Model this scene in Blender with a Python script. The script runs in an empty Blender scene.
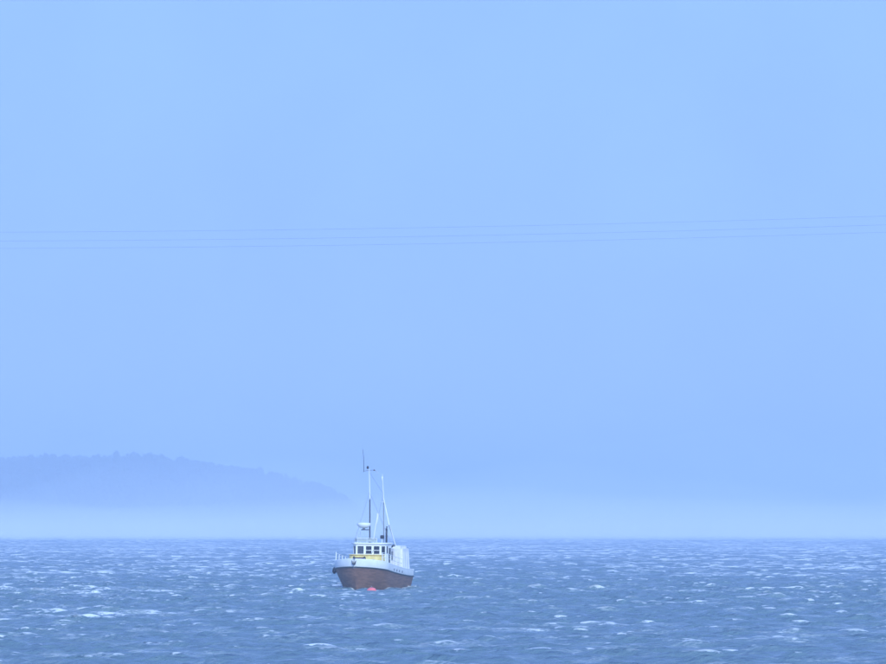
import bpy, bmesh, math, random
import numpy as np
from mathutils import Vector, Matrix

scene = bpy.context.scene
R = math.radians
random.seed(7)
rng = np.random.default_rng(11)

# ------------------------------------------------------------------ camera
W_PX, H_PX, F_PX = 886.0, 664.0, 3600.0      # photograph size and focal length in its pixels
CAM_H, HORIZON = 5.4, 526.0                  # eye height above the sea, row of the horizon
PITCH = math.atan((HORIZON - H_PX / 2) / F_PX)
cam_d = bpy.data.cameras.new('camera')
cam_d.sensor_fit = 'HORIZONTAL'
cam_d.sensor_width = 36.0
cam_d.lens = F_PX / W_PX * 36.0
cam_d.clip_start = 0.5
cam_d.clip_end = 60000.0
cam = bpy.data.objects.new('camera', cam_d)
scene.collection.objects.link(cam)
cam.location = (0, 0, CAM_H)
cam.rotation_euler = (math.pi / 2 + PITCH, 0, 0)
scene.camera = cam

# ------------------------------------------------------------------ world, sun, exposure
SUN_EL, SUN_AZ = R(27), R(164)               # azimuth clockwise from +Y: behind the viewer's right shoulder
world = bpy.data.worlds.new('World')
scene.world = world
world.use_nodes = True
nt = world.node_tree
nt.nodes.clear()
w_out = nt.nodes.new('ShaderNodeOutputWorld')
w_bg = nt.nodes.new('ShaderNodeBackground')
w_sky = nt.nodes.new('ShaderNodeTexSky')
w_sky.sky_type = 'NISHITA'
w_sky.sun_disc = False
w_sky.sun_elevation = SUN_EL
w_sky.sun_rotation = SUN_AZ
w_sky.altitude = 0
w_sky.air_density = 1.0
w_sky.dust_density = 1.0
w_sky.ozone_density = 4.0
w_mix = nt.nodes.new('ShaderNodeMix')        # an even veil of storm cloud over the clear sky
w_mix.data_type = 'RGBA'
w_mix.inputs[0].default_value = 0.88
w_tc = nt.nodes.new('ShaderNodeTexCoord')    # soft uneven brightness of the cloud, alike in every direction
w_no = nt.nodes.new('ShaderNodeTexNoise')
w_no.inputs['Scale'].default_value = 9.0
w_no.inputs['Detail'].default_value = 5
w_cr = nt.nodes.new('ShaderNodeValToRGB')
w_cr.color_ramp.elements[0].position = 0.3
w_cr.color_ramp.elements[1].position = 0.7
VEIL = (1.45, 2.50, 6.3)
w_cr.color_ramp.elements[0].color = (*[c * 0.92 for c in VEIL], 1)
w_cr.color_ramp.elements[1].color = (*[c * 1.08 for c in VEIL], 1)
nt.links.new(w_tc.outputs['Generated'], w_no.inputs['Vector'])
nt.links.new(w_no.outputs['Fac'], w_cr.inputs[0])
nt.links.new(w_cr.outputs[0], w_mix.inputs[7])
nt.links.new(w_sky.outputs[0], w_mix.inputs[6])
nt.links.new(w_mix.outputs[2], w_bg.inputs[0])
w_bg.inputs[1].default_value = 0.1
nt.links.new(w_bg.outputs[0], w_out.inputs[0])

sun_d = bpy.data.lights.new('sun', 'SUN')
sun_d.energy = 1.5
sun_d.angle = R(25)
sun_d.color = (0.80, 0.97, 1.0)
sun = bpy.data.objects.new('sun', sun_d)
scene.collection.objects.link(sun)
to_sun = Vector((math.sin(SUN_AZ) * math.cos(SUN_EL), math.cos(SUN_AZ) * math.cos(SUN_EL), math.sin(SUN_EL)))
sun.rotation_euler = to_sun.to_track_quat('Z', 'Y').to_euler()

vs = scene.view_settings
vs.view_transform = 'Standard'
vs.look = 'None'
vs.exposure = 1.05
vs.gamma = 1.0
scene.render.engine = 'CYCLES'
scene.cycles.use_denoising = True
scene.cycles.max_bounces = 8
scene.cycles.volume_bounces = 4
scene.cycles.transparent_max_bounces = 8


# ------------------------------------------------------------------ helpers
def link(o):
    scene.collection.objects.link(o)
    return o


def tag(o, label=None, cat=None, group=None, kind=None):
    for k, v in (('label', label), ('category', cat), ('group', group), ('kind', kind)):
        if v:
            o[k] = v
    return o


def px_dir(u, v):
    d = Vector(((u - W_PX / 2) / F_PX, (H_PX / 2 - v) / F_PX, -1.0))
    d.rotate(cam.rotation_euler)
    return d


def px_at_y(u, v, y):
    """the point a pixel looks at on the upright plane at distance y"""
    d = px_dir(u, v)
    return Vector((0, 0, CAM_H)) + d * (y / d.y)


def px_on_sea(u, v):
    d = px_dir(u, v)
    return Vector((0, 0, CAM_H)) + d * (-CAM_H / d.z)


def material(name, color, rough=0.5, metal=0.0, var=0.12, scale=3.0, bump=0.0, emit=None, stretch=(1, 1, 1), second=None, second_amount=0.5):
    m = bpy.data.materials.new(name)
    m.use_nodes = True
    n = m.node_tree
    b = n.nodes['Principled BSDF']
    b.inputs['Roughness'].default_value = rough
    b.inputs['Metallic'].default_value = metal
    tc = n.nodes.new('ShaderNodeTexCoord')
    mp = n.nodes.new('ShaderNodeMapping')
    mp.inputs['Scale'].default_value = stretch
    no = n.nodes.new('ShaderNodeTexNoise')
    no.inputs['Scale'].default_value = scale
    no.inputs['Detail'].default_value = 6
    n.links.new(tc.outputs['Object'], mp.inputs[0])
    n.links.new(mp.outputs[0], no.inputs['Vector'])
    cr = n.nodes.new('ShaderNodeValToRGB')
    c1 = [c * (1 - var) for c in color]
    c2 = [min(1, c * (1 + var)) for c in color] if second is None else list(second)
    cr.color_ramp.elements[0].position = 0.35 if second is None else second_amount
    cr.color_ramp.elements[0].color = (*c1, 1)
    cr.color_ramp.elements[1].position = 0.65 if second is None else min(1, second_amount + 0.15)
    cr.color_ramp.elements[1].color = (*c2, 1)
    n.links.new(no.outputs['Fac'], cr.inputs[0])
    n.links.new(cr.outputs[0], b.inputs['Base Color'])
    if bump:
        bp = n.nodes.new('ShaderNodeBump')
        bp.inputs['Strength'].default_value = bump
        bp.inputs['Distance'].default_value = 0.05
        n.links.new(no.outputs['Fac'], bp.inputs['Height'])
        n.links.new(bp.outputs[0], b.inputs['Normal'])
    return m


def mesh_obj(name, verts, faces, mat, parent=None, smooth=False):
    me = bpy.data.meshes.new(name)
    me.from_pydata([tuple(v) for v in verts], [], faces)
    me.update()
    if smooth:
        me.polygons.foreach_set('use_smooth', [True] * len(me.polygons))
    if mat:
        me.materials.append(mat)
    o = link(bpy.data.objects.new(name, me))
    o.parent = parent
    return o


class MB:
    """collects shapes in boat coordinates (a = aft of the stem, p = to port, z = up)"""
    def __init__(self):
        self.v, self.f = [], []

    def add(self, verts, faces):
        n = len(self.v)
        self.v += [(v[0], -v[1], v[2]) for v in verts]
        self.f += [tuple(n + i for i in reversed(f)) for f in faces]
        return self

    def box(self, a0, a1, p0, p1, z0, z1):
        vs_ = [(a, p, z) for a in (a0, a1) for p in (p0, p1) for z in (z0, z1)]
        return self.add(vs_, [(0, 1, 3, 2), (4, 6, 7, 5), (0, 4, 5, 1), (2, 3, 7, 6), (0, 2, 6, 4), (1, 5, 7, 3)])

    def tube(self, pts, radii, seg=10, caps=True):
        pts = [Vector(p) for p in pts]
        if not isinstance(radii, (list, tuple)):
            radii = [radii] * len(pts)
        vs_, fs = [], []
        for i, p in enumerate(pts):
            d = (pts[min(i + 1, len(pts) - 1)] - pts[max(i - 1, 0)]).normalized()
            ref = Vector((0, 0, 1)) if abs(d.z) < 0.9 else Vector((1, 0, 0))
            x = d.cross(ref).normalized()
            y = d.cross(x).normalized()
            for k in range(seg):
                t = 2 * math.pi * k / seg
                vs_.append(p + (x * math.cos(t) + y * math.sin(t)) * radii[i])
        for i in range(len(pts) - 1):
            for k in range(seg):
                k2 = (k + 1) % seg
                fs.append((i * seg + k, i * seg + k2, (i + 1) * seg + k2, (i + 1) * seg + k))
        if caps:
            fs.append(tuple(reversed(range(seg))))
            fs.append(tuple((len(pts) - 1) * seg + k for k in range(seg)))
        return self.add(vs_, fs)

    def lathe(self, c, prof, seg=20, squash=1.0):
        vs_, fs = [], []
        for r, z in prof:
            for k in range(seg):
                t = 2 * math.pi * k / seg
                vs_.append((c[0] + r * math.cos(t) * squash, c[1] + r * math.sin(t), c[2] + z))
        n = len(prof)
        for i in range(n - 1):
            for k in range(seg):
                k2 = (k + 1) % seg
                fs.append((i * seg + k, i * seg + k2, (i + 1) * seg + k2, (i + 1) * seg + k))
        fs.append(tuple(reversed(range(seg))))
        fs.append(tuple((n - 1) * seg + k for k in range(seg)))
        return self.add(vs_, fs)

    def prism(self, poly, z0, z1, poly_top=None):
        top = poly_top or poly
        n = len(poly)
        vs_ = [(a, p, z0) for a, p in poly] + [(a, p, z1) for a, p in top]
        fs = [(i, (i + 1) % n, n + (i + 1) % n, n + i) for i in range(n)]
        fs += [tuple(reversed(range(n))), tuple(range(n, 2 * n))]
        return self.add(vs_, fs)

    def torus(self, c, r, r2, axis, seg=20, seg2=8):
        ax = Vector(axis).normalized()
        ref = Vector((0, 0, 1)) if abs(ax.z) < 0.9 else Vector((1, 0, 0))
        x = ax.cross(ref).normalized()
        y = ax.cross(x)
        vs_, fs = [], []
        for i in range(seg):
            t = 2 * math.pi * i / seg
            d = x * math.cos(t) + y * math.sin(t)
            for k in range(seg2):
                s = 2 * math.pi * k / seg2
                vs_.append(Vector(c) + d * (r + r2 * math.cos(s)) + ax * r2 * math.sin(s))
        for i in range(seg):
            for k in range(seg2):
                i2, k2 = (i + 1) % seg, (k + 1) % seg2
                fs.append((i * seg2 + k, i2 * seg2 + k, i2 * seg2 + k2, i * seg2 + k2))
        return self.add(vs_, fs)

    def build(self, name, mat, parent=None, smooth=False, bevel=0.0, seg=2):
        o = mesh_obj(name, self.v, self.f, mat, parent)
        bm = bmesh.new()
        bm.from_mesh(o.data)
        bmesh.ops.recalc_face_normals(bm, faces=bm.faces)
        if bevel:
            bmesh.ops.bevel(bm, geom=[e for e in bm.edges if e.is_manifold and e.calc_face_angle(0) > 0.5], offset=bevel, segments=seg, affect='EDGES', clamp_overlap=True)
        bm.to_mesh(o.data)
        bm.free()
        if smooth or bevel:
            o.data.polygons.foreach_set('use_smooth', [True] * len(o.data.polygons))
            o.data.set_sharp_from_angle(angle=R(40))
        return o


# ------------------------------------------------------------------ sea
def build_sea():
    dense = R(9.6)
    cols = np.linspace(-dense, dense, 660)
    side = np.concatenate([dense + np.cumsum(np.geomspace(R(0.1), R(22), 26))])
    side = side[side < R(179)]
    ang = np.concatenate([-side[::-1], cols, side])
    rows = [40.0]
    while rows[-1] < 11500:
        z = rows[-1]
        if z < 118:
            dz = 2.2 - 1.86 * z / 118
        elif z < 300:
            dz = 0.32
        elif z < 1000:
            dz = 0.32 + (z - 300) / 700 * 1.5
        elif z < 2000:
            dz = 1.82 + (z - 1000) / 1000 * 8
        else:
            dz = 6.5 * (z / 2000) ** 2.2
        rows.append(z + dz)
    rr = np.array(rows)
    drow = np.gradient(rr)
    nr, nc = len(rr), len(ang)
    A, Rr = np.meshgrid(ang, rr)
    X = (Rr * np.sin(A)).astype(np.float32)
    Y = (Rr * np.cos(A)).astype(np.float32)
    # a wind sea: short crests running away from the viewer, down the wind the boat lies to
    wind = math.atan2(math.cos(R(14)), math.sin(R(14)))
    n = 150
    lam = np.exp(rng.uniform(math.log(0.75), math.log(13), n))
    lp = 5.6
    spec = np.exp(-0.9 * (lam / lp) ** 3) * lam ** 0.3
    th = wind + rng.normal(0, 0.48, n)
    ph = rng.uniform(0, 2 * math.pi, n)
    amp = spec / math.sqrt((spec ** 2).sum() / 2) * 0.105     # standard deviation of the surface, metres
    Zs = np.zeros_like(X)
    DX = np.zeros_like(X)
    DY = np.zeros_like(X)
    ST = np.zeros_like(X)
    for i in range(n):
        k = 2 * math.pi / lam[i]
        kx, ky = k * math.cos(th[i]), k * math.sin(th[i])
        q = lam[i] / drow
        wgt = np.clip((q - 2.2) / 2.0, 0, 1).astype(np.float32)[:, None]
        if lam[i] > 5:                                       # the longest waves live on to the horizon
            wgt = np.maximum(wgt, 0.55 if lam[i] > 8 else 0.35)
        wgt = wgt * (1 + 2.6 * np.clip((rr - 200) / 900, 0, 1.5)).astype(np.float32)[:, None]   # a longer fetch farther out
        phase = kx * X + ky * Y + ph[i]
        c = np.cos(phase) * (amp[i] * wgt)
        s = np.sin(phase) * (amp[i] * wgt)
        Zs += c
        DX -= s * math.cos(th[i]) * 0.8
        DY -= s * math.sin(th[i]) * 0.8
        ST += c * k
    # gust patches: where the sea breaks more
    G = np.zeros_like(X)
    for i in range(14):
        k = 2 * math.pi / rng.uniform(14, 90)
        t = rng.uniform(0, 2 * math.pi)
        G += np.cos(k * (math.cos(t) * X + math.sin(t) * Y) + rng.uniform(0, 6.28))
    G /= math.sqrt(7)
    G2 = np.zeros_like(X)
    for i in range(16):
        k = 2 * math.pi / rng.uniform(3, 11)
        t = rng.uniform(0, 2 * math.pi)
        G2 += np.cos(k * (math.cos(t) * X + math.sin(t) * Y) + rng.uniform(0, 6.28))
    G2 /= math.sqrt(8)
    mid = slice(len(side), len(side) + len(cols))
    sd = ST[:, mid].std(axis=1)
    sdz = Zs[:, mid].std(axis=1)
    crest = ST / sd[:, None] * 0.75 + Zs / sdz[:, None] * 0.6
    far = np.clip((rr - 180) / 700, 0, 1)[:, None]
    lee = -(DX * math.cos(wind) + DY * math.sin(wind))       # crests break down their far, leeward side
    lee /= lee[:, mid].std(axis=1)[:, None]
    foam = np.clip((crest + 0.5 * np.clip(lee, -2, 2) + 0.5 * G + 0.5 * G2 - (2.75 - 1.45 * far)) / (1.2 - 0.6 * far), 0, 1)
    # thin lanes of old foam lying between the crests
    L = np.zeros_like(X)
    for i in range(26):
        k = 2 * math.pi / rng.uniform(0.9, 5)
        t = wind + rng.normal(0, 0.5)
        L += np.cos(k * (math.cos(t) * X + math.sin(t) * Y) + rng.uniform(0, 6.28))
    L /= math.sqrt(13)
    foam = np.maximum(foam, 0.6 * np.clip((L + 0.55 * G + 0.4 * G2 - 1.9) / 1.1, 0, 1))
    veil = np.clip((L + 0.7 * G2 + 0.6 * G - 0.1) / 2.6, 0, 1)
    # slop and foam round the boat's waterline
    bx, by = stem_at.x, stem_at.y
    ba = (X - bx) * math.sin(R(14)) + (Y - by) * math.cos(R(14))
    bp = (X - bx) * math.cos(R(14)) - (Y - by) * math.sin(R(14))
    tt = np.clip((ba - 0.75) / 3.3, 0, 1)
    dist = np.maximum(np.abs(bp) - 1.9 * (1 - (1 - tt) ** 1.8) ** 0.9, np.maximum(0.75 - ba, ba - 11.3))
    lap = np.clip(1 - dist / 0.75, 0, 1) * (0.55 + 0.3 * np.sin(2.3 * ba + 3.1 * bp) + 0.25 * np.sin(5.1 * ba - 2.2 * bp))
    foam = np.maximum(foam, np.clip(lap, 0, 0.8))
    fade = np.clip((R(11) - np.abs(ang)) / R(1.4), 0.25, 1)[None, :]
    co = np.stack([X + DX * fade, Y + DY * fade, Zs * fade], -1).reshape(-1, 3).astype(np.float32)
    idx = np.arange(nr * nc).reshape(nr, nc)
    quads = np.stack([idx[:-1, :-1], idx[:-1, 1:], idx[1:, 1:], idx[1:, :-1]], -1).reshape(-1, 4)
    quads = quads[:, ::-1]                                    # faces up
    # print('sea tris', len(quads) * 2, 'steepness', ST[200:800, mid].std(), nr, nc)
    me = bpy.data.meshes.new('sea')
    me.vertices.add(len(co))
    me.vertices.foreach_set('co', co.ravel())
    me.loops.add(quads.size)
    me.loops.foreach_set('vertex_index', quads.ravel().astype(np.int32))
    me.polygons.add(len(quads))
    me.polygons.foreach_set('loop_start', np.arange(0, quads.size, 4, dtype=np.int32))
    me.polygons.foreach_set('use_smooth', np.ones(len(quads), dtype=bool))
    me.update(calc_edges=True)
    at = me.attributes.new('foam', 'FLOAT', 'POINT')
    at.data.foreach_set('value', foam.ravel().astype(np.float32))
    at = me.attributes.new('old_foam', 'FLOAT', 'POINT')
    at.data.foreach_set('value', veil.ravel().astype(np.float32))
    m = bpy.data.materials.new('storm_water')
    m.use_nodes = True
    t = m.node_tree
    b = t.nodes['Principled BSDF']
    b.inputs['Base Color'].default_value = (0.15, 0.24, 0.285, 1)
    b.inputs['Roughness'].default_value = 0.22
    b.inputs['IOR'].default_value = 1.33
    tc = t.nodes.new('ShaderNodeTexCoord')
    n1 = t.nodes.new('ShaderNodeTexNoise')
    n1.inputs['Scale'].default_value = 2.2
    n1.inputs['Detail'].default_value = 8
    n1.inputs['Roughness'].default_value = 0.6
    mp = t.nodes.new('ShaderNodeMapping')
    mp.inputs['Scale'].default_value = (0.7, 1.3, 1)
    t.links.new(tc.outputs['Object'], mp.inputs[0])
    t.links.new(mp.outputs[0], n1.inputs['Vector'])
    bp = t.nodes.new('ShaderNodeBump')
    bp.inputs['Strength'].default_value = 1.0
    bp.inputs['Distance'].default_value = 0.3
    t.links.new(n1.outputs['Fac'], bp.inputs['Height'])
    t.links.new(bp.outputs[0], b.inputs['Normal'])
    fo = t.nodes.new('ShaderNodeBsdfDiffuse')
    fo.inputs[0].default_value = (0.82, 0.86, 0.86, 1)
    fa = t.nodes.new('ShaderNodeAttribute')
    fa.attribute_name = 'foam'
    n2 = t.nodes.new('ShaderNodeTexNoise')
    n2.inputs['Scale'].default_value = 4.0
    n2.inputs['Detail'].default_value = 8
    n2.inputs['Roughness'].default_value = 0.65
    mp2 = t.nodes.new('ShaderNodeMapping')
    mp2.inputs['Scale'].default_value = (0.8, 2.2, 2.5)
    t.links.new(tc.outputs['Object'], mp2.inputs[0])
    t.links.new(mp2.outputs[0], n2.inputs['Vector'])
    ad = t.nodes.new('ShaderNodeMath')
    ad.operation = 'MULTIPLY_ADD'                             # foam * 1.6 + noise
    ad.inputs[1].default_value = 0.62
    t.links.new(fa.outputs['Fac'], ad.inputs[0])
    t.links.new(n2.outputs['Fac'], ad.inputs[2])
    mr = t.nodes.new('ShaderNodeMapRange')
    mr.inputs[1].default_value = 0.72
    mr.inputs[2].default_value = 0.93
    t.links.new(ad.outputs[0], mr.inputs[0])
    mx = t.nodes.new('ShaderNodeMixShader')
    n3 = t.nodes.new('ShaderNodeTexNoise')                    # fresh foam is thick here, thin there
    n3.inputs['Scale'].default_value = 0.45
    n3.inputs['Detail'].default_value = 3
    t.links.new(tc.outputs['Object'], n3.inputs['Vector'])
    th_ = t.nodes.new('ShaderNodeMapRange')
    th_.inputs[1].default_value = 0.36
    th_.inputs[2].default_value = 0.60
    th_.inputs[3].default_value = 0.22
    th_.inputs[4].default_value = 1.0
    t.links.new(n3.outputs['Fac'], th_.inputs[0])
    f1 = t.nodes.new('ShaderNodeMath')
    f1.operation = 'MULTIPLY'
    t.links.new(mr.outputs[0], f1.inputs[0])
    t.links.new(th_.outputs[0], f1.inputs[1])
    va = t.nodes.new('ShaderNodeAttribute')
    va.attribute_name = 'old_foam'
    v1 = t.nodes.new('ShaderNodeMapRange')                    # torn, see-through streaks of older foam
    v1.inputs[1].default_value = 0.42
    v1.inputs[2].default_value = 0.68
    t.links.new(n2.outputs['Fac'], v1.inputs[0])
    v2 = t.nodes.new('ShaderNodeMath')
    v2.operation = 'MULTIPLY'
    t.links.new(va.outputs['Fac'], v2.inputs[0])
    t.links.new(v1.outputs[0], v2.inputs[1])
    v3 = t.nodes.new('ShaderNodeMath')
    v3.operation = 'MULTIPLY'
    v3.inputs[1].default_value = 0.55
    t.links.new(v2.outputs[0], v3.inputs[0])
    f2 = t.nodes.new('ShaderNodeMath')
    f2.operation = 'MAXIMUM'
    t.links.new(f1.outputs[0], f2.inputs[0])
    t.links.new(v3.outputs[0], f2.inputs[1])
    t.links.new(f2.outputs[0], mx.inputs[0])
    t.links.new(b.outputs[0], mx.inputs[1])
    t.links.new(fo.outputs[0], mx.inputs[2])
    t.links.new(mx.outputs[0], t.nodes['Material Output'].inputs['Surface'])
    me.materials.append(m)
    o = link(bpy.data.objects.new('sea', me))
    tag(o, 'choppy blue sea flecked with short whitecaps', kind='structure')


stem_at = px_on_sea(354, 590.6)              # where the boat's stem meets the water
build_sea()

# ------------------------------------------------------------------ wooded island hill in the mist
HILL_Y = 3520.0
ridge_px = [(-420, 470), (-250, 452), (-120, 456), (0, 464), (40, 462), (100, 463), (160, 464), (200, 468), (250, 474), (300, 485), (325, 493), (342, 501), (358, 513), (374, 530), (390, 536)]
ridge = [(px_at_y(u, v, HILL_Y).x, px_at_y(u, v, HILL_Y).z) for u, v in ridge_px]
rx = np.array([r[0] for r in ridge])
rz = np.array([r[1] for r in ridge])


def hill_height(x, y):
    h = float(np.interp(x, rx, rz))
    d = (y - HILL_Y) / 380.0
    bump = 1.2 * math.sin(x * 0.021 + y * 0.013) + 1.2 * math.sin(x * 0.043 - y * 0.027 + 1.3)
    return (h + bump * min(1, max(0, h / 40))) * max(0.0, 1 - d * d) - 2.0


def build_hill():
    xs = np.linspace(rx[0], rx[-1], 90)
    ys = np.linspace(HILL_Y - 390, HILL_Y + 390, 46)
    v = [(x, y, hill_height(x, y)) for y in ys for x in xs]
    nx = len(xs)
    f = [(j * nx + i, j * nx + i + 1, (j + 1) * nx + i + 1, (j + 1) * nx + i) for j in range(len(ys) - 1) for i in range(nx - 1)]
    m = material('heath_rock', (0.06, 0.065, 0.05), 0.9, var=0.4, scale=0.03, bump=0.3)
    o = mesh_obj('hill', v, f, m, smooth=True)
    tag(o, 'low wooded headland fading into the mist behind the boat', kind='structure')
    # the wood on it: spruces and rounder broadleaf crowns reading as one mass
    vv, ff = [], []
    r2 = random.Random(5)
    made = 0
    while made < 5200:
        x = r2.uniform(rx[0], rx[-1] - 12)
        y = HILL_Y + r2.uniform(-310, 120)
        z = hill_height(x, y)
        if z < 2.5:
            continue
        made += 1
        h = r2.uniform(5.5, 11) * (1.25 if r2.random() < 0.06 else 1)
        w = h * r2.uniform(0.2, 0.32)
        spruce = r2.random() < 0.55
        prof = [(0.12, 0.0), (1.0, 0.18), (0.55, 0.42), (0.66, 0.5), (0.28, 0.78), (0.03, 1.0)] if spruce else [(0.1, 0.0), (0.9, 0.3), (1.25, 0.55), (1.0, 0.8), (0.3, 1.0)]
        sg = 6
        n0 = len(vv)
        for q, (pr, pz) in enumerate(prof):
            for k in range(sg):
                t = 2 * math.pi * k / sg + q * 0.5
                jr = w * pr * r2.uniform(0.7, 1.25)
                vv.append((x + jr * math.cos(t), y + jr * math.sin(t), z - 0.6 + h * pz))
        for q in range(len(prof) - 1):
            for k in range(sg):
                ff.append((n0 + q * sg + k, n0 + q * sg + (k + 1) % sg, n0 + (q + 1) * sg + (k + 1) % sg, n0 + (q + 1) * sg + k))
    mw = material('far_foliage', (0.03, 0.048, 0.035), 0.9, var=0.5, scale=0.08)
    wd = mesh_obj('forest', vv, ff, mw)
    tag(wd, 'dark wood covering the misty headland', 'forest', kind='stuff')


build_hill()

# ------------------------------------------------------------------ power cables across the bay
CABLE_Y = 600.0
cable_mat = material('weathered_cable', (0.045, 0.045, 0.05), 0.6, metal=0.3, scale=0.5)
for off, lab in ((0.0, 'topmost of the three thin power cables strung across the sky'),
                 (8.8, 'middle one of the three thin power cables strung across the sky'),
                 (16.2, 'lowest of the three thin power cables strung across the sky')):
    mb = MB()
    pts = []
    for i in range(97):
        u = -1400 + 4000 * i / 96
        v = 232.3 + off - 0.004 * u - 1.62e-5 * u * u + (0.0012 * u if off == 8.8 else 0) * 0
        q = px_at_y(u, v, CABLE_Y + off * 0.05)
        pts.append((q.x, -q.y, q.z))
    mb.tube(pts, 0.013, seg=6)
    o = mb.build('power_cable', cable_mat, smooth=True)
    tag(o, lab, 'power cable', 'power cables across the sky')

# ------------------------------------------------------------------ fishing boat
white = material('white_boat_paint', (0.93, 0.94, 0.93), 0.3, var=0.05, scale=1.6)
dull_white = material('weathered_white_shelter', (0.82, 0.81, 0.82), 0.5, var=0.07, scale=1.3)
hull_brown = material('brown_oiled_hull', (0.245, 0.125, 0.075), 0.55, var=0.28, scale=2.2, bump=0.25, stretch=(0.35, 1, 3.0))
strake_mat = material('dark_strake', (0.03, 0.05, 0.045), 0.5, scale=4)
yellow = material('yellow_paint', (0.95, 0.72, 0.24), 0.45, var=0.14, scale=2.5)
glass = material('dark_window_glass', (0.05, 0.055, 0.085), 0.06, scale=1.0)
gn = glass.node_tree                          # tinted panes one can see into the wheelhouse through
g_tr = gn.nodes.new('ShaderNodeBsdfTransparent')
g_tr.inputs[0].default_value = (0.72, 0.75, 0.8, 1)
g_mx = gn.nodes.new('ShaderNodeMixShader')
g_mx.inputs[0].default_value = 0.35
gn.links.new(g_tr.outputs[0], g_mx.inputs[1])
gn.links.new(gn.nodes['Principled BSDF'].outputs[0], g_mx.inputs[2])
gn.links.new(g_mx.outputs[0], gn.nodes['Material Output'].inputs['Surface'])
black = material('black_steel', (0.018, 0.018, 0.022), 0.45, scale=4)
grey = material('galvanised_steel', (0.35, 0.36, 0.37), 0.4, metal=0.6, scale=5)
wood = material('deck_planks', (0.24, 0.19, 0.14), 0.7, var=0.25, scale=4, stretch=(0.3, 4, 1))
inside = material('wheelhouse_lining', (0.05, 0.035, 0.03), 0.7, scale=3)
curtain_mat = material('pale_canvas', (0.42, 0.47, 0.45), 0.8, scale=6)
shade_black = material('flare_shade_black', (0.02, 0.018, 0.025), 0.8, scale=8)
rust = material('rusty_iron', (0.10, 0.045, 0.04), 0.7, var=0.4, scale=9, bump=0.3)
spar = material('white_spar_paint', (0.82, 0.84, 0.84), 0.3, var=0.04)
dark_spar = material('dark_mast_paint', (0.05, 0.05, 0.06), 0.4)

YAW = R(14)
stem = stem_at
boat = link(bpy.data.objects.new('fishing_boat', None))
boat.location = (stem.x, stem.y, 0.0)
boat.rotation_euler = (R(0.6), 0, math.pi / 2 - YAW)
tag(boat, 'small brown-hulled fishing boat with white bulwark and wheelhouse, lying bow-on', 'boat')

L_B = 11.3
def sheer(s):       # height of the line where the brown hull meets the white bulwark
    t = max(0.0, min(1.0, s / L_B))
    return 1.13 + 0.87 * (1 - t) ** 1.55
def top(s):         # bulwark top
    t = max(0.0, min(1.0, s / L_B))
    return sheer(s) + 0.52 + 0.10 * (1 - t) ** 2
def half_beam(s):   # at the sheer
    t = max(0.0, min(1.0, s / 2.7))
    w = 2.30 * (1 - (1 - t) ** 2.3) ** 0.62
    return w - 0.08 * max(0, (s - 7) / 4.3) ** 2
def half_wl(s):
    t = max(0.0, min(1.0, (s - 0.75) / 3.3))
    return 1.90 * (1 - (1 - t) ** 1.8) ** 0.9

st = np.concatenate([np.array([0.0, 0.02, 0.06, 0.13, 0.24, 0.4, 0.62, 0.9, 1.25]), np.linspace(1.7, L_B, 26)])

def hull_section(s):
    """points from keel to sheer on one side: (aft, half-breadth, z)"""
    zb = sheer(s)
    t = s / L_B
    pts = []
    for zf in (-0.9, -0.45, -0.1, 0.12, 0.4, 0.7, 1.0):
        if zf <= 0:
            k = (zf + 0.9) / 0.9
            z = zf
            stem_s = 0.95 + 0.5 * (1 - k)
            hb = half_wl(max(0, 0.75 + (s) * (L_B - 0.75) / L_B)) * (0.12 + 0.88 * k ** 0.6)
        else:
            z = zb * zf
            g = zf ** 0.85
            stem_s = 0.95 * (1 - zf ** 0.85)
            hb = half_wl(0.75 + s * (L_B - 0.75) / L_B) * (1 - g) + half_beam(s) * g
            k = 1
        a = stem_s + (L_B - stem_s) * t
        if t == 0:
            hb = 0.035
        pts.append((a, hb, z))
    return pts

mb = MB()
secs = [hull_section(s) for s in st]
m_ = len(secs[0])
V, Fc = [], []
for side_ in (1, -1):
    base = len(V)
    for sc in secs:
        V += [(a, side_ * hb, z) for a, hb, z in sc]
    for i in range(len(secs) - 1):
        for j in range(m_ - 1):
            q = (base + i * m_ + j, base + (i + 1) * m_ + j, base + (i + 1) * m_ + j + 1, base + i * m_ + j + 1)
            Fc.append(q if side_ > 0 else tuple(reversed(q)))
n_side = len(secs) * m_
for j in range(m_ - 1):     # stem bar and transom
    Fc.append((j, n_side + j, n_side + j + 1, j + 1)[::-1])
    e = (len(secs) - 1) * m_
    Fc.append((e + j, n_side + e + j, n_side + e + j + 1, e + j + 1))
mb.add(V, Fc)
hull = mb.build('hull', hull_brown, boat, smooth=True)

# white bulwark with its own thickness and a capping rail
mb = MB()
V, Fc = [], []
bst = [s for s in st]
for side_ in (1, -1):
    base = len(V)
    for s in bst:
        w0 = half_beam(s) if s > 0 else 0.035
        w1 = w0 + 0.03 * min(1, s)
        th = min(0.07, w0 * 0.6)
        V += [(s - 0.02, side_ * (w0 + 0.004), sheer(s)), (s - 0.10 * (1 - min(1, s / 2)), side_ * w1, top(s)), (s - 0.10 * (1 - min(1, s / 2)) + 0.05, side_ * (w1 - th), top(s)), (s + 0.05, side_ * max(0.0, w0 - th), sheer(s) - 0.12)]
    for i in range(len(bst) - 1):
        for j in range(4):
            q = (base + i * 4 + j, base + (i + 1) * 4 + j, base + (i + 1) * 4 + (j + 1) % 4, base + i * 4 + (j + 1) % 4)
            Fc.append(q if side_ > 0 else tuple(reversed(q)))
nb = len(bst) * 4
for j in (0,):
    Fc.append((0, 1, nb + 1, nb))
e = (len(bst) - 1) * 4
Fc.append((e, e + 3, e + 2, e + 1))
Fc.append((nb + e, nb + e + 1, nb + e + 2, nb + e + 3))
mb.add(V, Fc)
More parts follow.
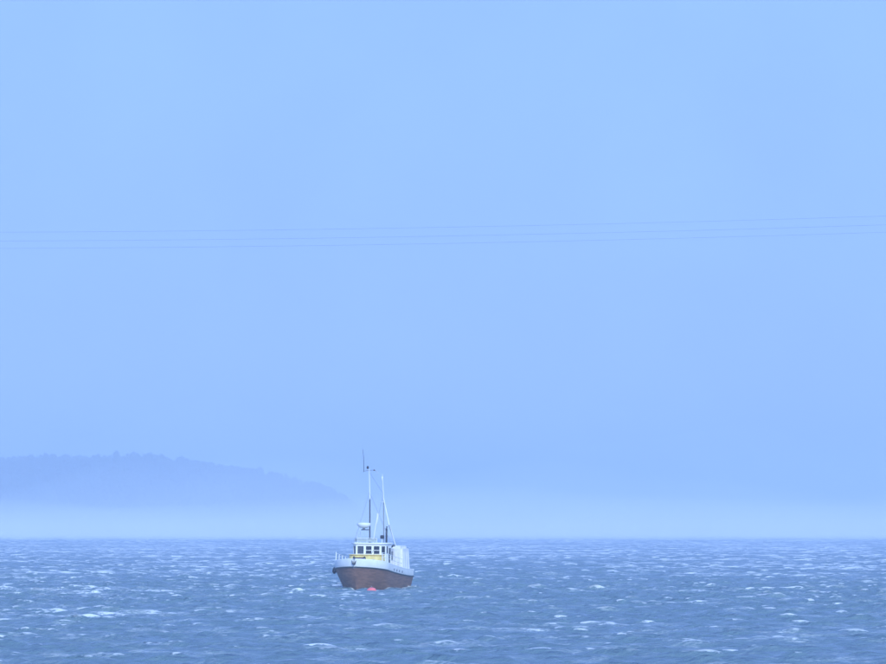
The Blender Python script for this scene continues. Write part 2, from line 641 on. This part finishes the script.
bul = mb.build('bulwark', white, boat, smooth=True)
mb = MB()
wT = half_beam(L_B)
mb.box(L_B - 0.07, L_B - 0.001, -wT + 0.02, wT - 0.02, sheer(L_B) - 0.1, top(L_B))
mb.build('stern_bulwark', white, boat, bevel=0.015)

for side_ in (1, -1):
    mb = MB()
    mb.tube([(s - 0.05 * (1 - min(1, s)), side_ * (half_beam(s) - 0.005 if s > 0 else 0.04), top(s) + 0.02) for s in bst], 0.055, seg=8)
    mb.build('capping_rail', white, bul, smooth=True)
    mb = MB()
    mb.tube([(s - 0.03, side_ * (half_beam(s) + 0.01 if s > 0 else 0.03), sheer(s) - 0.02) for s in bst], 0.05, seg=8)
    mb.build('rubbing_strake', strake_mat, hull, smooth=True)

# deck laid inside the bulwark
V, Fc = [], []
for s in st:
    w = max(0.02, half_beam(s) - 0.06)
    V += [(s + 0.03, w, sheer(s) - 0.08), (s + 0.03, -w, sheer(s) - 0.08)]
for i in range(len(st) - 1):
    Fc.append((2 * i, 2 * i + 1, 2 * i + 3, 2 * i + 2))
MB().add(V, Fc).build('deck', wood, boat)

# small grey blocks along both bulwarks, standing for unreadable marks
for side_ in (1, -1):
    for s in (4.2, 5.1, 5.9, 6.9):
        mb = MB()
        w = half_beam(s) + 0.012
        z0 = sheer(s) + 0.1
        mb.box(s, s + 0.34, side_ * (w - 0.03), side_ * (w + 0.012), z0, z0 + 0.2)
        mb.build('bulwark_mark', grey, bul, bevel=0.01)

# ---- raised yellow trunk in front of the wheelhouse
def rounded_front(a0, a1, hw, r, n=8):
    pts = [(a1, -hw)]
    for k in range(n + 1):
        t = math.pi / 2 * k / n
        pts.append((a0 + r - r * math.sin(t), -hw + r - r * math.cos(t)))
    for k in range(n + 1):
        t = math.pi / 2 * (1 - k / n)
        pts.append((a0 + r - r * math.sin(t), hw - r + r * math.cos(t)))
    pts.append((a1, hw))
    return pts
tr = MB().prism(rounded_front(2.9, 4.33, 1.55, 0.8), 1.55, 2.93, rounded_front(3.05, 4.33, 1.48, 0.8)).build('trunk_cabin', yellow, boat, bevel=0.05)
MB().prism(rounded_front(2.98, 4.30, 1.54, 0.8), 2.93, 3.0).build('trunk_roof', yellow, tr, bevel=0.03)
for p in (-0.95, 0.0, 0.85):
    MB().torus((2.965 if p == 0 else 3.03, p, 2.45), 0.13, 0.03, (1, 0, 0.1)).build('porthole_rim', grey, tr, smooth=True)

# ---- wheelhouse with real window openings
foot = [(4.3, -1.05), (4.3, 1.12), (4.85, 1.46), (6.6, 1.46), (6.6, -1.46), (4.85, -1.46)]
Z0, ZS, ZH, ZT = 1.3, 3.03, 3.70, 3.86
wh = MB()
panes = {0: [(0.06, 0.31), (0.40, 0.63), (0.72, 0.95)], 1: [(0.18, 0.82)], 2: [(0.08, 0.40)], 3: [(0.68, 0.95)], 4: [(0.10, 0.42), (0.55, 0.9)], 5: [(0.16, 0.84)]}
glass_jobs = []
for i in range(6):
    A_, B_ = Vector(foot[i]), Vector(foot[(i + 1) % 6])
    d = (B_ - A_)
    nrm = Vector((d.y, -d.x)).normalized()
    if nrm.dot(A_ - Vector((5.7, 0))) < 0:
        nrm = -nrm
    def wall(t0, t1, z0, z1, inset=0.0, thick=0.06):
        a, b = A_ + d * t0 - nrm * inset, A_ + d * t1 - nrm * inset
        c, e = b - nrm * thick, a - nrm * thick
        return [(a.x, a.y), (b.x, b.y), (c.x, c.y), (e.x, e.y)], z0, z1
    def solid(t0, t1, z0, z1):
        wh.prism(*[x for x in wall(t0, t1, z0, z1)])
    solid(0, 1, Z0, ZS)
    solid(0, 1, ZH, ZT)
    edge = 0.0
    for (t0, t1) in panes[i] + [(1.0, 1.0)]:
        if t0 > edge:
            solid(edge, t0, ZS, ZH)
        edge = t1
    for (t0, t1) in panes[i]:
        glass_jobs.append((wall(t0, t1, ZS, ZH, 0.035, 0.012), wall(t0 - 0.02, t1 + 0.02, ZS - 0.02, ZS + 0.02, -0.02, 0.03)))
house = wh.build('wheelhouse', white, boat)
for (g, s_) in glass_jobs:
    w_ = MB().prism(*g).build('window', glass, house)
    MB().prism(*s_).build('sill', white, w_)
# dark lining inside so the panes read as a room
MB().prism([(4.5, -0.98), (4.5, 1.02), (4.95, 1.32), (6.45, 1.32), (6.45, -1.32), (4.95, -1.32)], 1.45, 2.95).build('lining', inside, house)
MB().prism([(a - 0.16 if a < 5 else a + 0.12, p * 1.09) for a, p in foot], 3.86, 4.0).build('wheelhouse_roof', white, house, bevel=0.05, seg=3)
MB().box(4.42, 4.44, -0.95, -0.36, 3.0, 3.68).build('bright_pane_panel', white, house)  # white panel added behind the glass so this see-through pane looks lighter
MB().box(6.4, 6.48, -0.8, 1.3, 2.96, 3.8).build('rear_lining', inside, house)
MB().box(5.5, 5.75, 0.35, 0.85, 2.9, 3.5).build('helm_chair', inside, house, bevel=0.05)
for t0, t1 in ((0.40, 0.63), (0.72, 0.95)):
    MB().box(4.315, 4.34, -1.05 + 2.17 * t0, -1.05 + 2.17 * t1, 3.33, 3.38).build('pane_reflection_strip', white, house)  # white strips standing for the reflected light line across these panes
# door on the port side aft, standing as a dark opening with a frame
MB().box(5.72, 6.35, 1.452, 1.475, 1.75, 3.55).build('door', black, house, bevel=0.01)
for p in (-0.2, 0.32):
    MB().tube([(4.265, p, ZS + 0.02), (4.262, p + 0.2, ZS + 0.36)], 0.012, seg=6).build('wiper', black, house)

# canvas-screened rail round the wheelhouse top
mb = MB()
rp = [(6.3, -1.3), (4.85, -1.3), (4.5, -0.98), (4.5, 0.72)]
for i in range(3):
    a, b = Vector(rp[i]), Vector(rp[i + 1])
    nn = Vector((-(b - a).y, (b - a).x)).normalized() * 0.02
    mb.prism([tuple(a + nn), tuple(b + nn), tuple(b - nn), tuple(a - nn)], 4.07, 4.30)
mb.build('roof_canvas_screen', curtain_mat, boat)
mb = MB()
mb.tube([(a, p, 4.36) for a, p in rp], 0.03, seg=8)
for a, p in rp + [(4.5, -0.15), (5.6, -1.3)]:
    mb.tube([(a, p, 3.99), (a, p, 4.36)], 0.025, seg=8)
mb.build('roof_rail', spar, boat, smooth=True)

def bp_(u, s):
    """port offset of the point seen at column u when it lies s aft of the stem"""
    y = stem.y + s * math.cos(YAW)
    return (px_at_y(u, 540, y).x - stem.x - s * math.sin(YAW)) / math.cos(YAW)
def bz_(v, s):
    return px_at_y(443, v, stem.y + s * math.cos(YAW)).z

# ---- fore mast with radar, whip aerial, lamps
S1 = 5.0
mast = MB().tube([(S1, bp_(369.3, S1), 3.98), (S1, bp_(368.9, S1), bz_(498, S1))], [0.065, 0.05]).build('fore_mast', dark_spar, boat, smooth=True)
MB().tube([(S1, bp_(368.9, S1), bz_(499, S1)), (S1, bp_(367.9, S1), bz_(469, S1))], [0.052, 0.035]).build('mast_head_pole', spar, mast, smooth=True)
MB().lathe((S1, bp_(366.4, S1), bz_(469, S1)), [(0.02, 0), (0.09, 0.02), (0.10, 0.16), (0.07, 0.24), (0.02, 0.27)], 12).build('mast_head_lamp', black, mast, smooth=True)
MB().tube([(S1, bp_(361.8, S1), bz_(471.5, S1)), (S1, bp_(366, S1), bz_(470.5, S1)), (S1, bp_(371, S1), bz_(470, S1)), (S1, bp_(374, S1), bz_(470, S1)), (S1, bp_(376.6, S1), bz_(473, S1))], 0.022, seg=8).build('mast_crossarm', grey, mast, smooth=True)
MB().tube([(S1, bp_(362.6, S1), bz_(472, S1)), (S1, bp_(362.2, S1), bz_(458, S1)), (S1, bp_(361.2, S1), bz_(449, S1))], [0.024, 0.02, 0.012], seg=8).build('whip_aerial', black, mast, smooth=True)
MB().lathe((S1, bp_(373, S1), bz_(470.5, S1)), [(0.05, -0.02), (0.07, 0.05), (0.03, 0.1)], 10).build('wind_vane', rust, mast, smooth=True)
# radar scanner dome on a bracket to starboard of the mast
rc = (S1 - 0.35, bp_(363.2, S1 - 0.35), bz_(527.8, S1))
rad = MB().lathe(rc, [(0.05, -0.02), (0.30, 0.0), (0.44, 0.07), (0.56, 0.2), (0.60, 0.32), (0.57, 0.40), (0.40, 0.45), (0.02, 0.47)], 28).build('radar_dome', white, boat, smooth=True)
MB().box(S1 - 0.5, S1 + 0.05, rc[1] - 0.2, rc[1] + 0.45, rc[2] - 0.2, rc[2] - 0.12).build('radar_bracket', dark_spar, rad, bevel=0.01)
MB().tube([(S1 - 0.35, rc[1], rc[2] - 0.15), (S1 - 0.35, rc[1], rc[2] + 0.02)], 0.11).build('radar_pedestal', grey, rad, smooth=True)
for u in (356.6, 360.2):
    MB().tube([(5.3, bp_(u, 5.3), 3.98), (5.3, bp_(u - 0.3, 5.3), bz_(531.5, 5.3))], [0.03, 0.02], seg=8).build('roof_aerial', spar, boat, smooth=True)
# work lamp box, horn and searchlight on the wheelhouse top
lamp = MB().box(5.6, 5.85, bp_(379.6, 5.6), bp_(383.3, 5.6), bz_(538.6, 5.6), bz_(535, 5.6)).build('work_lamp', black, boat, bevel=0.03)
MB().tube([(5.72, bp_(381.4, 5.7), 3.98), (5.72, bp_(381.4, 5.7), bz_(538, 5.7))], 0.03).build('lamp_post', spar, lamp, smooth=True)
sl = MB().tube([(4.75, bp_(369.5, 4.8), 4.24), (5.02, bp_(369.5, 4.8), 4.24)], [0.16, 0.12], seg=14).build('searchlight', black, boat, smooth=True)
MB().tube([(4.9, bp_(369.5, 4.8), 3.98), (4.9, bp_(369.5, 4.8), 4.12)], 0.04).build('searchlight_foot', grey, sl, smooth=True)
hn = MB().tube([(4.8, bp_(374.4, 4.8), 4.34), (5.15, bp_(374.4, 4.8), 4.34)], [0.10, 0.03], seg=12).build('horn', grey, boat, smooth=True)
MB().tube([(5.0, bp_(374.4, 4.8), 3.98), (5.0, bp_(374.4, 4.8), 4.33)], 0.03).build('horn_post', spar, hn, smooth=True)
# white derrick raked to port behind the wheelhouse
S2 = 7.4
MB().tube([(S2, bp_(372.2, S2), bz_(546, S2)), (S2, bp_(374.8, S2), bz_(526, S2)), (S2, bp_(376.4, S2), bz_(519, S2)), (S2, bp_(377, S2), bz_(513, S2))], [0.055, 0.06, 0.11, 0.12]).build('derrick', spar, boat, smooth=True)
MB().tube([(S2, bp_(371.7, S2), 1.3), (S2, bp_(372.2, S2), bz_(545, S2))], 0.07).build('derrick_post', spar, boat, smooth=True)

# ---- exhaust and net hauler abaft the wheelhouse, to port
S3 = 7.0
ex = MB().tube([(S3 + 0.5, bp_(386.2, 7.5), 1.4), (S3 + 0.5, bp_(385.9, 7.5), bz_(528.5, 7.5)), (S3 + 0.62, bp_(385.9, 7.5), bz_(526.8, 7.5))], [0.085, 0.085, 0.08]).build('exhaust_pipe', black, boat, smooth=True)
MB().tube([(S3 + 0.5, bp_(386.1, 7.5), 2.2), (S3 + 0.5, bp_(386.0, 7.5), 3.4)], 0.11).build('heat_shield', grey, ex, smooth=True)
cr = MB().tube([(7.6, bp_(388.6, 7.6), 1.3), (7.6, bp_(388.6, 7.6), bz_(549.5, 7.6)), (7.6, bp_(389.6, 7.6), bz_(547.6, 7.6)), (7.6, bp_(393.6, 7.6), bz_(545, 7.6))], [0.11, 0.10, 0.09, 0.08]).build('hauler_crane', black, boat, smooth=True)
MB().lathe((7.6, bp_(393.6, 7.6), bz_(546.4, 7.6)), [(0.04, 0), (0.14, 0.03), (0.07, 0.1), (0.14, 0.17), (0.04, 0.2)], 14).build('hauler_sheave', grey, cr, smooth=True)

# ---- aft shelter
def sh_poly(hw, a0, a1):
    return [(a0, -hw), (a0, hw), (a1, hw), (a1, -hw)]
sh = MB().prism(sh_poly(2.1, 8.1, 10.8), 1.2, 3.7, sh_poly(1.97, 8.25, 10.65)).build('aft_shelter', dull_white, boat, bevel=0.2, seg=4)
MB().prism(sh_poly(1.74, 8.5, 10.4), 3.69, 3.74).build('shelter_roof', white, sh, bevel=0.03)
MB().box(8.06, 8.25, bp_(391.0, 8.1), bp_(392.6, 8.1), bz_(559.5, 8.1), bz_(551, 8.1)).build('shelter_window', glass, sh)
for p in (1.02, 1.42, 1.74):
    MB().prism([(8.06, p - 0.025), (8.06, p + 0.025), (8.2, p + 0.025), (8.2, p - 0.025)], 1.35, 3.2, [(8.19, p - 0.025), (8.19, p + 0.025), (8.4, p + 0.025), (8.4, p - 0.025)]).build('panel_batten', white, sh, bevel=0.008)
MB().box(8.06, 8.12, 0.45, 1.0, 1.3, 3.1).build('shelter_door', curtain_mat, sh, bevel=0.015)
for s in (8.75, 9.45, 10.15):
    MB().prism([(s, 1.98), (s, 2.095), (s + 0.05, 2.095), (s + 0.05, 1.98)], 1.5, 3.2, [(s, 1.85), (s, 2.02), (s + 0.05, 2.02), (s + 0.05, 1.85)]).build('panel_batten', white, sh, bevel=0.008)

# ---- after mast with a white leg down to the port rail
S4 = 9.6
am = MB().tube([(S4, bp_(383.4, S4), 3.6), (S4, bp_(382.6, S4), bz_(497, S4))], [0.05, 0.045]).build('after_mast', grey, boat, smooth=True)
MB().tube([(S4, bp_(382.6, S4), bz_(498, S4)), (S4, bp_(381.2, S4), bz_(474, S4))], [0.045, 0.022]).build('after_mast_topmast', spar, am, smooth=True)
MB().tube([(S4, bp_(382.3, S4), bz_(497, S4)), (S4 - 0.5, bp_(390, S4), bz_(525, S4)), (S4 - 1.4, bp_(399, S4 - 1.4), bz_(556, S4 - 1.4))], [0.045, 0.06, 0.06]).build('mast_leg', spar, am, smooth=True)
MB().tube([(S4 - 0.1, bp_(381.2, S4), bz_(502, S4)), (S4 - 0.1, bp_(383.6, S4), bz_(502, S4))], 0.035).build('spreader', spar, am, smooth=True)
MB().lathe((S4, bp_(381.1, S4), bz_(480.5, S4)), [(0.03, 0), (0.06, 0.05), (0.06, 0.3), (0.03, 0.36)], 12).build('after_mast_lamp', white, am, smooth=True)
# wire stays
for pts in ([(S1, bp_(368.5, S1), bz_(492, S1)), (4.6, -1.3, 4.02)],
            [(S1, bp_(368.5, S1), bz_(492, S1)), (6.5, 1.4, 4.02)],
            [(S1, bp_(368, S1), bz_(472, S1)), (S4, bp_(382.4, S4), bz_(494, S4))],
            [(S4, bp_(382.3, S4), bz_(494, S4)), (10.9, -1.9, 1.7)]):
    MB().tube(pts, 0.011, seg=6).build('wire_stay', grey, boat)

# ---- guard rails, each side a rail with its stanchions
for side_ in (1, -1):
    sts = [1.5, 2.35, 3.3, 4.3, 5.3, 6.3, 7.3]
    for s in sts:
        w = half_beam(s) - 0.03
        MB().tube([(s, side_ * w, top(s) - 0.02), (s, side_ * (w - 0.03), top(s) + 0.78)], 0.038, seg=8).build('stanchion', spar, boat, smooth=True)
    for h in (0.40, 0.78):
        MB().tube([(s, side_ * (half_beam(s) - 0.05), top(s) + h) for s in np.linspace(1.5, 7.3, 18)], 0.02, seg=8).build('guard_rail', spar, boat, smooth=True)

# ---- anchor in the bow roller, windlass, black ring for the flare's shade
an = MB()
an.tube([(0.45, 0.02, top(0) + 0.13), (-0.06, 0.0, top(0) + 0.10), (-0.16, 0.0, top(0) - 0.35)], [0.045, 0.05, 0.045], seg=8)
an.tube([(-0.14, -0.17, top(0) - 0.10), (-0.17, -0.10, top(0) - 0.38), (-0.17, 0.0, top(0) - 0.46), (-0.17, 0.10, top(0) - 0.38), (-0.14, 0.17, top(0) - 0.10)], [0.03, 0.055, 0.06, 0.055, 0.03], seg=8)
an.build('anchor', black, boat, smooth=True)
MB().box(-0.12, 0.5, -0.11, 0.11, top(0) - 0.01, top(0) + 0.06).build('bow_roller', grey, boat, bevel=0.015)
wl = MB().tube([(1.55, -0.42, 2.62), (1.55, 0.42, 2.62)], 0.16, seg=16).build('windlass', rust, boat, smooth=True)
for p in (-0.46, 0.46):
    MB().tube([(1.55, p - 0.05, 2.62), (1.55, p + 0.05, 2.62)], 0.24, seg=18).build('windlass_drum_end', black, wl, smooth=True)
MB().box(1.35, 1.75, -0.3, 0.3, 1.75, 2.6).build('windlass_base', rust, wl, bevel=0.03)
MB().torus((2.15, -(half_beam(2.15) + 0.05), sheer(2.15) - 0.12), 0.2, 0.09, (0.25, -1, 0.1)).build('flare_shade_ring', shade_black, boat, smooth=True)  # black ring added for the shaded underside of the bow flare

# ------------------------------------------------------------------ red mooring buoy under the bow
bu = px_on_sea(371.6, 592.2)
buoy = link(bpy.data.objects.new('mooring_buoy', None))
buoy.location = (bu.x, bu.y, 0.02)
buoy.rotation_euler = (R(6), R(-5), 0.4)
tag(buoy, 'bright red round mooring buoy afloat under the bow of the fishing boat', 'buoy')
red = material('fluorescent_red_plastic', (0.98, 0.2, 0.2), 0.35, var=0.05)
MB().lathe((0, 0, 0), [(0.03, -0.34), (0.18, -0.29), (0.30, -0.17), (0.41, 0.0), (0.395, 0.15), (0.32, 0.28), (0.18, 0.35), (0.07, 0.38)], 24).build('float', red, buoy, smooth=True)
MB().torus((0, 0, 0.43), 0.06, 0.018, (1, 0, 0), 16, 8).build('lifting_eye', grey, buoy, smooth=True)

# ------------------------------------------------------------------ spray drift and haze
def volume_mat(name, color, density, g):
    m = bpy.data.materials.new(name)
    m.use_nodes = True
    n = m.node_tree
    n.nodes.clear()
    out = n.nodes.new('ShaderNodeOutputMaterial')
    v = n.nodes.new('ShaderNodeVolumePrincipled')
    v.inputs['Color'].default_value = (*color, 1)
    v.inputs['Density'].default_value = density
    v.inputs['Anisotropy'].default_value = g
    n.links.new(v.outputs[0], out.inputs['Volume'])
    return m


# long low banks of wind-blown spray lying on the sea in front of the headland, thinning upwards
def build_bank(Y0, Y1, YM, rise, power, density, ph, label):
    xs = np.linspace(-1700, 1700, 81)
    ys = np.linspace(Y0, Y1, 33)
    nx, ny = len(xs), len(ys)
    def hgt(x, y):
        e = (y - Y0) / (YM - Y0) if y < YM else (Y1 - y) / (Y1 - YM)
        e = max(0, e) * min(1.0, (1700 - abs(x)) / 300)
        e -= 0.16 * (0.5 + 0.3 * math.sin(x * 0.017 + 3 * ph) + 0.2 * math.sin(x * 0.041 + ph)) * (1 - e)
        lump = 1 + 0.24 * math.sin(x * 0.011 + ph) + 0.18 * math.sin(x * 0.023 + y * 0.006 + 2 * ph) + 0.1 * math.sin(x * 0.047 - y * 0.01 + ph)
        return -1.2 + 2.2 * min(1, max(0, 12 * e)) + min(1, 6 * max(0, e)) * 5 + max(0, e) ** power * rise * lump
    v = [(x, y, hgt(x, y)) for y in ys for x in xs] + [(x, y, -2.0) for y in ys for x in xs]
    N = nx * ny
    f = []
    for j in range(ny - 1):
        for i in range(nx - 1):
            a, b, c, d = j * nx + i, j * nx + i + 1, (j + 1) * nx + i + 1, (j + 1) * nx + i
            f += [(a, b, c, d), (N + d, N + c, N + b, N + a)]
    for i in range(nx - 1):
        f += [(N + i, N + i + 1, i + 1, i), (N + (ny - 1) * nx + i + 1, N + (ny - 1) * nx + i, (ny - 1) * nx + i, (ny - 1) * nx + i + 1)]
    for j in range(ny - 1):
        f += [(N + (j + 1) * nx, N + j * nx, j * nx, (j + 1) * nx), (N + j * nx + nx - 1, N + (j + 1) * nx + nx - 1, (j + 1) * nx + nx - 1, j * nx + nx - 1)]
    o = mesh_obj('spray_drift', v, f, volume_mat('sea_spray', (0.97, 1.0, 1.0), density, -0.3))
    tag(o, label, 'spray', kind='stuff')


build_bank(1300.0, 2700.0, 1950.0, 15, 1.8, 0.0016, 1.0, 'dense white drift of spray lying lowest along the horizon')
build_bank(1340.0, 2900.0, 2250.0, 36, 2.8, 0.0009, 2.3, 'pale drift of spray rising before the foot of the headland')
build_bank(1380.0, 3100.0, 2550.0, 70, 3.0, 0.0004, 4.1, 'thinnest, highest veil of spray in front of the headland')
S_H = 12200.0
hz = mesh_obj('haze', [(x, y, z) for x in (-S_H, S_H) for y in (-S_H, S_H) for z in (-3.0, 92.0)],
              [(0, 1, 3, 2), (4, 6, 7, 5), (0, 4, 5, 1), (2, 3, 7, 6), (0, 2, 6, 4), (1, 5, 7, 3)],
              volume_mat('storm_haze', (0.70, 0.83, 0.98), 0.00053, 0.0))
tag(hz, 'thin bluish storm haze over the whole bay', 'haze', kind='stuff')
